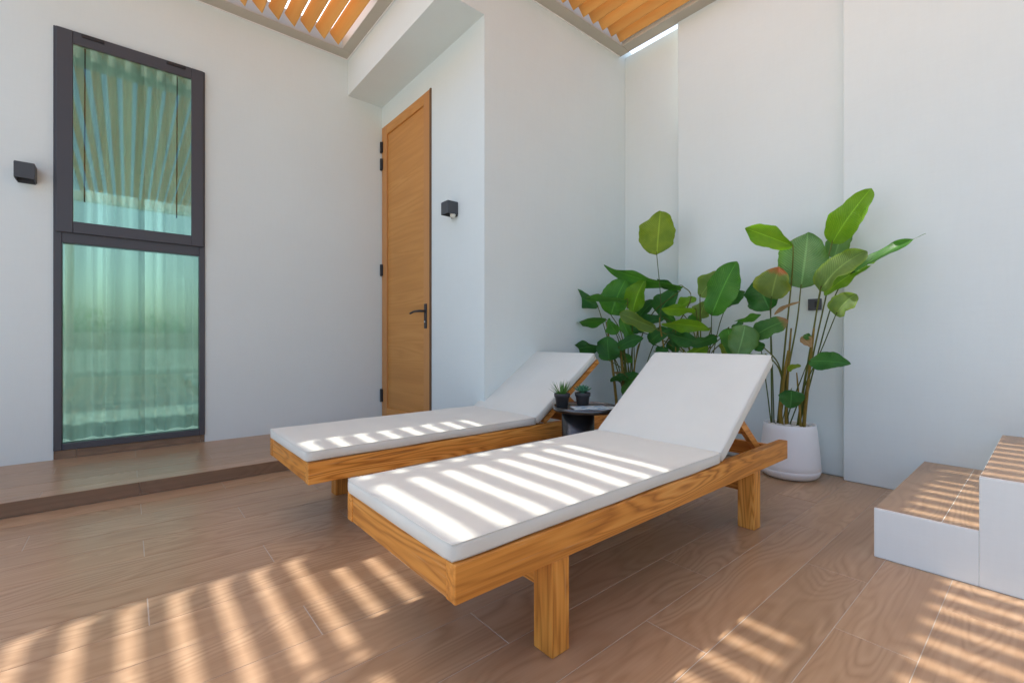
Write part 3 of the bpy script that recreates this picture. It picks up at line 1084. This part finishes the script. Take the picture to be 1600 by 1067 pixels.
def magazine(label, cx, cy, z, rz, sx, sy, th, m):
    t = thing('magazine', label, 'magazine', (cx, cy, z))
    t.rotation_euler = (0, 0, rz)
    box('pages', (-sx / 2 + 0.001, sx / 2 - 0.001, -sy / 2 + 0.001, sy / 2 - 0.001, 0.0008, th - 0.0008), M_TRIM, t)
    boxes('cover', [(-sx / 2, sx / 2, -sy / 2, sy / 2, th - 0.0007, th), (-sx / 2, sx / 2, -sy / 2, sy / 2, 0, 0.0007), (-sx / 2 - 0.0006, -sx / 2, -sy / 2, sy / 2, 0.0, th)], m, t)


magazine('grey glossy magazine lying on the tray of the side table', TX + 0.000, TY - 0.075, TZ + 0.0004, R(-41), 0.25, 0.13, 0.004, M_MAG2)
magazine('pale blue glossy magazine on top at the side table edge', TX - 0.034, TY - 0.062, TZ + 0.0046, R(-34), 0.20, 0.12, 0.004, M_MAG1)

# ------------------------------------------------------------------ big leafy plants in white planters
CAMV = Vector((0, 0, CAM_H))


def leaf_mesh(base, tip, width, roll, arch, fold, droop, seedv, origin, m, parent, name='leaf', tail=0.0):
    rr = random.Random(seedv)
    Lv = tip - base
    ln = Lv.length
    ax = Lv.normalized()
    mid = base.lerp(tip, 0.5)
    view = (CAMV - mid).normalized()
    s0 = ax.cross(view).normalized()
    n0 = s0.cross(ax).normalized()      # towards the camera
    s_ = s0 * math.cos(roll) + n0 * math.sin(roll)
    nn = n0 * math.cos(roll) - s0 * math.sin(roll)
    bm = bmesh.new()
    uvl = bm.loops.layers.uv.new('UVMap')
    nv, nu = 26, 10
    ph = [rr.uniform(0, 6.28) for _ in range(4)]
    curl, bend = rr.uniform(-0.22, 0.10), rr.uniform(-0.10, 0.10)
    rows = []
    for j in range(nv + 1):
        t = j / nv
        if tail and t > 1 - tail:
            pr = 0.035
        else:
            tt = t / (1 - tail) if tail else t
            pr = (max(tt, 0.0) ** 0.50) * (max(1 - tt, 0.0) ** 0.66) * 1.98
            pr = min(pr, 1.0) if pr > 0 else 0
            pr = max(pr, 0.02)
        c = base + Lv * t + nn * (arch * ln * math.sin(math.pi * t)) + (nn * curl + s_ * bend) * (ln * (t ** 2.5 - t * 0.3)) + Vector((0, 0, -droop * ln * (t * t - t)))
        row = []
        for i in range(nu + 1):
            u = -1 + 2 * i / nu
            w_ = width / 2 * pr
            asym = 1 + 0.09 * math.sin(3 * t + ph[0]) * (1 if u > 0 else -1) + 0.035 * math.sin(t * 19 + ph[3] + (2 if u > 0 else 0)) + 0.02 * math.sin(t * 43 + ph[1] + u)
            f = fold * abs(u) ** 1.3 * w_
            wav = 0.17 * width * (abs(u) ** 1.7) * pr * math.sin(t * 6.5 + ph[1] + (0 if u > 0 else 2.1)) + 0.045 * width * abs(u) ** 2 * math.sin(t * 15 + ph[2] + u)
            row.append((bm.verts.new(c + s_ * (u * w_ * asym) + nn * (f + wav) - origin), (0.5 + u / 2, t)))
        rows.append(row)
    for j in range(nv):
        for i in range(nu):
            q = [rows[j][i], rows[j][i + 1], rows[j + 1][i + 1], rows[j + 1][i]]
            fc = bm.faces.new([v for v, _ in q])
            for lp, (_, uv) in zip(fc.loops, q):
                lp[uvl].uv = uv
    bmesh.ops.remove_doubles(bm, verts=bm.verts, dist=0.0004)
    o = finish(name, bm, m, parent, True)
    return o


def z6(x, y):
    return (840 + x / 2.964, 280 + y / 2.964)


def z7(x, y):
    return (1120 + x / 2.883, 270 + y / 2.883)


def plant(label, cx, cy, leaves, z, rim, seedv, canes=()):
    c = Vector((cx, cy, 0))
    t = thing('potted_plant', label, 'plant', c, 'tall broad-leaved plants in white planters')
    k = 0.178 / 0.178 * rim
    bm = bmesh.new()
    lathe(bm, [(0.120 * k, 0.0), (0.145 * k, 0.004), (0.163 * k, 0.018), (0.172 * k, 0.040), (0.1745 * k, 0.056), (0.1725 * k, 0.0575), (0.1735 * k, 0.0590),
               (0.172 * k, 0.09), (0.164 * k, 0.19), (0.153 * k, 0.30), (0.147 * k, 0.338), (0.145 * k, 0.340), (0.140 * k, 0.339), (0.138 * k, 0.30), (0.136 * k, 0.290)], (0, 0, 0), 64, True, False)
    finish('planter', bm, M_POTW, t, True)
    bm = bmesh.new()
    lathe(bm, [(0.1455 * k, 0.300), (0.139 * k, 0.318), (0.06, 0.322), (0.002, 0.324)], (0, 0, 0), 32, False, True)
    finish('soil', bm, M_SOIL, t, True)
    bm = bmesh.new()
    rr = random.Random(seedv)
    for i in range(95):
        a, r = rr.uniform(0, 6.28), 0.126 * k * math.sqrt(rr.uniform(0.03, 1))
        s_ = rr.uniform(0.008, 0.016)
        mt = Matrix.Translation((r * math.cos(a), r * math.sin(a), 0.322 + s_ * 0.55)) @ Matrix.Rotation(rr.uniform(0, 3), 4, 'Z') @ Matrix.Diagonal((s_ * rr.uniform(0.9, 1.4), s_, s_ * 0.65, 1))
        bmesh.ops.create_icosphere(bm, subdivisions=1, radius=1.0, matrix=mt)
    pb_ = finish('pebbles', bm, M_PEB, t, True)
    pb_['kind'] = 'stuff'
    for q, lf in enumerate(leaves):
        (b, tp, wpx, roll, m_, Xb, Xt) = lf[:7]
        ex = lf[7] if len(lf) > 7 else {}
        base, tip = at(*z(*b), X=Xb), at(*z(*tp), X=Xt)
        sc = z(1, 0)[0] - z(0, 0)[0]
        dep = base.x * FW.x + base.y * FW.y
        width = 1.1 * wpx * sc / F_PX * dep / max(0.35, math.cos(R(roll)))
        leaf_mesh(base, tip, width, R(roll), ex.get('arch', 0.05), ex.get('fold', 0.22), ex.get('droop', 0.06), seedv * 100 + q, c, LEAF[m_], t, 'leaf', ex.get('tail', 0.0))
        if ex.get('stem', True):
            a = rr.uniform(0, 6.28)
            r = rr.uniform(0.01, 0.06)
            foot = Vector((cx + r * math.cos(a), cy + r * math.sin(a), 0.315))
            if 'foot' in ex:
                foot = Vector((cx + ex['foot'][0], cy + ex['foot'][1], 0.315))
            h = base.z - foot.z
            out = (base - foot)
            p1 = foot + Vector((out.x * 0.10, out.y * 0.10, h * 0.38))
            p2 = foot + Vector((out.x * 0.42, out.y * 0.42, h * 0.80))
            if 'via' in ex:
                p2 = at(*z(*ex['via']), X=(Xb + foot.x) / 2)
                p1 = foot.lerp(p2, 0.5) + Vector((0, 0, 0.02))
            bm = bmesh.new()
            pts = spline([base + (tip - base) * 0.06, base, p2, p1, foot], 6)
            tube(bm, [p_ - c for p_ in pts], 0.0022, ex.get('r', 0.0065), 7)
            finish('stem', bm, M_STEM if ex.get('r', 0.0065) > 0.005 else M_STEMD, t, True)
    for (p0, p1, rad) in canes:
        a_, b_ = at(*z(*p0[:2]), X=p0[2]), at(*z(*p1[:2]), X=p1[2])
        foot = Vector((cx + (a_.x - cx) * 0.6, cy + max(-0.09, min(0.09, a_.y - cy)), 0.312))
        bm = bmesh.new()
        tube(bm, [p_ - c for p_ in spline([foot, a_.lerp(foot, 0.3), a_.lerp(b_, 0.6), b_], 5)], rad, rad * 0.45, 9)
        finish('cane', bm, M_CANE, t, True)
    return t


# left plant (seen between the loungers)
P1 = [
    ((552, 350), (572, 150), 158, 10, 'y', 3.16, 3.20, {'droop': 0.0, 'fold': 0.15, 'via': (570, 640), 'r': 0.005}),
    ((340, 628), (405, 455), 140, 15, 'm', 3.10, 3.12, {'fold': 0.25, 'droop': 0.0}),
    ((280, 592), (100, 512), 62, 40, 'd', 3.02, 2.95, {'droop': 0.30, 'via': (325, 740)}),
    ((418, 562), (225, 537), 34, 55, 'm', 3.0, 2.98, {'droop': 0.12}),
    ((440, 622), (492, 452), 84, 30, 'b', 3.12, 3.14, {'fold': 0.5, 'droop': 0.0}),
    ((318, 650), (136, 684), 38, 50, 'm', 3.0, 2.94, {'droop': 0.22}),
    ((372, 715), (322, 648), 52, 35, 'm', 3.02, 2.98, {'droop': 0.0}),
    ((285, 775), (143, 797), 64, 40, 'd', 2.98, 2.92, {'droop': 0.28}),
    ((332, 840), (322, 728), 112, 15, 'd', 3.0, 2.98, {'droop': 0.0}),
    ((375, 782), (480, 728), 58, 25, 'd', 2.98, 3.0, {'droop': 0.1}),
    ((675, 498), (308, 418), 55, 55, 'm', 3.22, 3.10, {'droop': 0.10, 'fold': 0.3, 'via': (705, 570)}),
    ((655, 522), (560, 455), 30, 55, 'd', 3.25, 3.2, {'droop': 0.1}),
    ((405, 905), (335, 930), 34, 30, 'd', 2.98, 2.95, {'droop': 0.15}),
    ((375, 935), (470, 905), 36, 30, 'd', 3.05, 3.08, {'droop': 0.15}),
    ((395, 1000), (465, 918), 62, 20, 'm', 3.05, 3.08, {'droop': 0.1}),
    ((400, 905), (350, 893), 20, 45, 'x', 3.0, 2.97, {'droop': 0.1, 'stem': False}),
    ((445, 760), (385, 640), 56, 35, 'm', 3.05, 3.02, {'droop': 0.1}),
    ((470, 640), (545, 560), 64, 30, 'd', 3.24, 3.27, {'droop': 0.1}),
    ((420, 700), (500, 690), 54, 35, 'd', 3.20, 3.22, {'droop': 0.15}),
    ((360, 800), (440, 850), 44, 30, 'm', 3.12, 3.14, {'droop': 0.1}),
]
plant('leftmost leafy potted plant, beside the round side table', 3.16, 2.24, P1, z6, 1.0, 3,
      canes=[((340, 800, 3.06), (318, 660, 3.04), 0.013), ((392, 860, 3.08), (382, 770, 3.08), 0.016), ((445, 850, 3.12), (470, 760, 3.14), 0.006)])

# middle plant (behind the back of the nearer lounger)
P2 = [
    ((548, 692), (380, 618), 72, 35, 'u', 3.02, 2.94, {'droop': 0.22, 'arch': 0.10}),
    ((560, 625), (640, 512), 96, 20, 'd', 3.25, 3.28, {'droop': 0.0}),
    ((733, 605), (572, 598), 46, 50, 'b', 3.08, 3.0, {'droop': 0.14}),
    ((803, 694), (575, 655), 50, 50, 'b', 3.05, 2.96, {'droop': 0.16}),
    ((738, 752), (590, 716), 62, 35, 'd', 3.05, 2.98, {'droop': 0.15}),
    ((520, 755), (605, 690), 70, 25, 'd', 3.15, 3.16, {'droop': 0.1}),
    ((460, 700), (580, 640), 60, 40, 'd', 3.2, 3.22, {'droop': 0.1}),
    ((752, 645), (775, 565), 80, 20, 'u', 3.22, 3.24, {'droop': 0.0}),
    ((650, 600), (735, 552), 50, 35, 'b', 3.27, 3.3, {'droop': 0.1}),
    ((828, 725), (710, 778), 56, 30, 'd', 2.98, 2.92, {'droop': 0.16}),
    ((790, 770), (680, 818), 56, 30, 'b', 3.02, 2.96, {'droop': 0.1}),
    ((806, 632), (922, 380), 132, 18, 'm', 3.10, 3.12, {'fold': 0.35, 'droop': 0.05, 'via': (803, 735), 'r': 0.005}),
    ((752, 545), (850, 430), 75, 42, 'u', 3.14, 3.16, {'fold': 0.3, 'droop': 0.05}),
    ((872, 592), (962, 520), 50, 30, 'd', 3.12, 3.16, {'droop': 0.14, 'via': (838, 690), 'r': 0.004}),
    ((880, 690), (905, 822), 92, 15, 'm', 3.0, 2.97, {'droop': 0.0, 'fold': 0.12, 'r': 0.004}),
    ((850, 760), (885, 825), 42, 30, 'y', 3.05, 3.03, {'droop': 0.0}),
    ((905, 700), (950, 660), 30, 40, 'd', 3.15, 3.2, {'droop': 0.1}),
    ((545, 800), (605, 790), 40, 30, 'd', 3.12, 3.15, {'droop': 0.2}),
    ((610, 740), (700, 660), 78, 25, 'd', 3.30, 3.32, {'droop': 0.1}),
    ((690, 690), (760, 640), 66, 30, 'm', 3.28, 3.30, {'droop': 0.1}),
    ((640, 660), (560, 590), 70, 30, 'm', 3.30, 3.31, {'droop': 0.1}),
    ((660, 790), (600, 760), 60, 30, 'd', 3.20, 3.22, {'droop': 0.1}),
]
plant('middle leafy potted plant, behind the raised back of the nearest lounger', 3.22, 1.68, P2, z6, 0.95, 5,
      canes=[((580, 800, 3.15), (565, 640, 3.14), 0.010), ((632, 800, 3.2), (640, 700, 3.2), 0.006)])

# right plant (planter in full view)
P3 = [
    ((343, 332), (125, 256), 92, 30, 'b', 3.12, 3.06, {'droop': 0.22, 'fold': 0.25, 'via': (338, 470), 'foot': (-0.03, 0.06), 'r': 0.007}),
    ((378, 520), (420, 270), 195, 8, 's', 3.20, 3.24, {'droop': 0.0, 'fold': 0.10, 'via': (360, 680), 'foot': (-0.02, 0.055), 'r': 0.007}),
    ((518, 320), (694, 70), 122, 20, 'b', 3.24, 3.22, {'droop': 0.06, 'fold': 0.35, 'via': (470, 520), 'foot': (0.0, -0.045), 'r': 0.006}),
    ((527, 388), (585, 232), 92, 20, 's', 3.32, 3.36, {'droop': 0.0, 'via': (500, 520), 'foot': (0.01, -0.05), 'r': 0.006}),
    ((465, 532), (668, 348), 112, 35, 'u', 3.14, 3.16, {'droop': 0.10, 'fold': 0.3, 'arch': 0.10, 'via': (425, 780), 'foot': (-0.01, -0.05), 'r': 0.009}),
    ((484, 552), (690, 410), 60, 40, 'b', 3.22, 3.26, {'droop': 0.08, 'fold': 0.3, 'stem': False}),
    ((605, 455), (948, 280), 48, 45, 'm', 3.24, 3.30, {'droop': 0.05, 'fold': 0.45, 'tail': 0.16, 'via': (530, 560), 'foot': (0.01, -0.05), 'r': 0.005}),
    ((640, 435), (725, 375), 34, 40, 'b', 3.26, 3.30, {'droop': 0.0, 'stem': False}),
    ((535, 642), (630, 545), 96, 28, 'u', 3.06, 3.04, {'droop': 0.16, 'arch': 0.10, 'via': (470, 800), 'foot': (-0.01, 0.0), 'r': 0.004}),
    ((412, 850), (604, 868), 74, 25, 'd', 3.05, 3.06, {'droop': 0.14, 'via': (380, 930), 'foot': (-0.02, 0.02), 'r': 0.004}),
    ((245, 568), (285, 425), 142, 15, 'r', 3.02, 3.00, {'droop': 0.06, 'fold': 0.22, 'arch': 0.08, 'via': (242, 700), 'foot': (-0.04, 0.09), 'r': 0.005}),
    ((240, 618), (180, 472), 150, 20, 'd', 3.22, 3.24, {'droop': 0.0, 'fold': 0.12, 'via': (245, 720), 'foot': (-0.02, 0.085), 'r': 0.004}),
    ((128, 686), (92, 826), 132, 12, 's', 2.98, 2.95, {'droop': 0.0, 'fold': 0.12, 'via': (155, 650), 'stem': False}),
    ((200, 640), (78, 668), 26, 55, 'm', 3.05, 3.0, {'droop': 0.16, 'stem': False}),
    ((168, 738), (318, 662), 88, 25, 'n', 3.05, 3.08, {'droop': 0.10, 'via': (200, 800), 'foot': (-0.05, 0.09), 'r': 0.004}),
    ((215, 790), (140, 760), 50, 30, 'd', 3.06, 3.04, {'droop': 0.15}),
    ((225, 820), (112, 826), 26, 40, 'm', 3.02, 2.98, {'droop': 0.1}),
    ((335, 978), (334, 1060), 98, 10, 'd', 3.02, 2.99, {'droop': 0.0, 'fold': 0.15, 'via': (335, 975), 'foot': (-0.02, 0.04), 'r': 0.003}),
    ((258, 640), (378, 582), 16, 40, 'x', 3.05, 3.08, {'droop': 0.1, 'fold': 0.6, 'stem': False}),
    ((320, 892), (378, 866), 26, 35, 'y', 3.10, 3.12, {'droop': 0.2, 'stem': False}),
    ((378, 740), (428, 785), 40, 25, 'x', 3.10, 3.12, {'droop': 0.1, 'stem': False}),
    ((388, 735), (432, 745), 26, 30, 'n', 3.11, 3.12, {'droop': 0.1, 'stem': False}),
]
plant('rightmost leafy potted plant in its white planter beside the stairs', 3.292, 1.108, P3, z7, 1.0, 9,
      canes=[((285, 1030, 3.22), (322, 800, 3.18), 0.014), ((310, 1030, 3.24), (335, 700, 3.2), 0.011), ((402, 1030, 3.24), (438, 700, 3.18), 0.012), ((372, 1040, 3.22), (360, 900, 3.2), 0.008)])

# ------------------------------------------------------------------ behind the camera (seen mirrored in the window)
gw = box('garden_wall', (-8, 3.7, -0.1, 0.1, 0.0, 1.05), paint('rough_grey_stone', (0.26, 0.26, 0.24), 0.25, 0.9, 12, 0.6), None, 0.006, 2)
gw.location = (0, -6.2, 0)
tag(gw, 'low grey stone garden wall at the open end of the terrace', 'wall')
rr = random.Random(4)
for k, (sx, h, lb) in enumerate(((-1.0, 0.62, 'taller green shrub behind the garden wall, mirrored in the window'), (0.6, 0.5, 'shorter green shrub behind the garden wall, mirrored in the window'))):
    t = thing('shrub', lb, 'shrub', (sx, -6.8, -0.12), 'shrubs behind the garden wall')
    bm = bmesh.new()
    for i in range(420):
        d = Vector((rr.gauss(0, 1), rr.gauss(0, 1), rr.gauss(0, 1))).normalized() * (rr.random() ** 0.4)
        p = Vector((d.x * 0.7, d.y * 0.4, 1.0 + h * 0.5 + d.z * h))
        a = Vector((rr.gauss(0, 1), rr.gauss(0, 1), rr.gauss(0, 1))).normalized() * 0.07
        b = a.cross(Vector((rr.gauss(0, 1), rr.gauss(0, 1), rr.gauss(0, 1)))).normalized() * 0.025
        bm.faces.new([bm.verts.new(p - a), bm.verts.new(p + b), bm.verts.new(p + a), bm.verts.new(p - b)])
    finish('crown', bm, M_SHRUB, t)
    bm = bmesh.new()
    for i in range(5):
        tube(bm, spline([(rr.uniform(-.05, .05), rr.uniform(-.05, .05), 0), (rr.uniform(-.15, .15), 0, 0.6), (rr.uniform(-.4, .4), rr.uniform(-.2, .2), 1.3)], 4), 0.02, 0.006, 6)
    finish('trunk', bm, M_CANE, t)
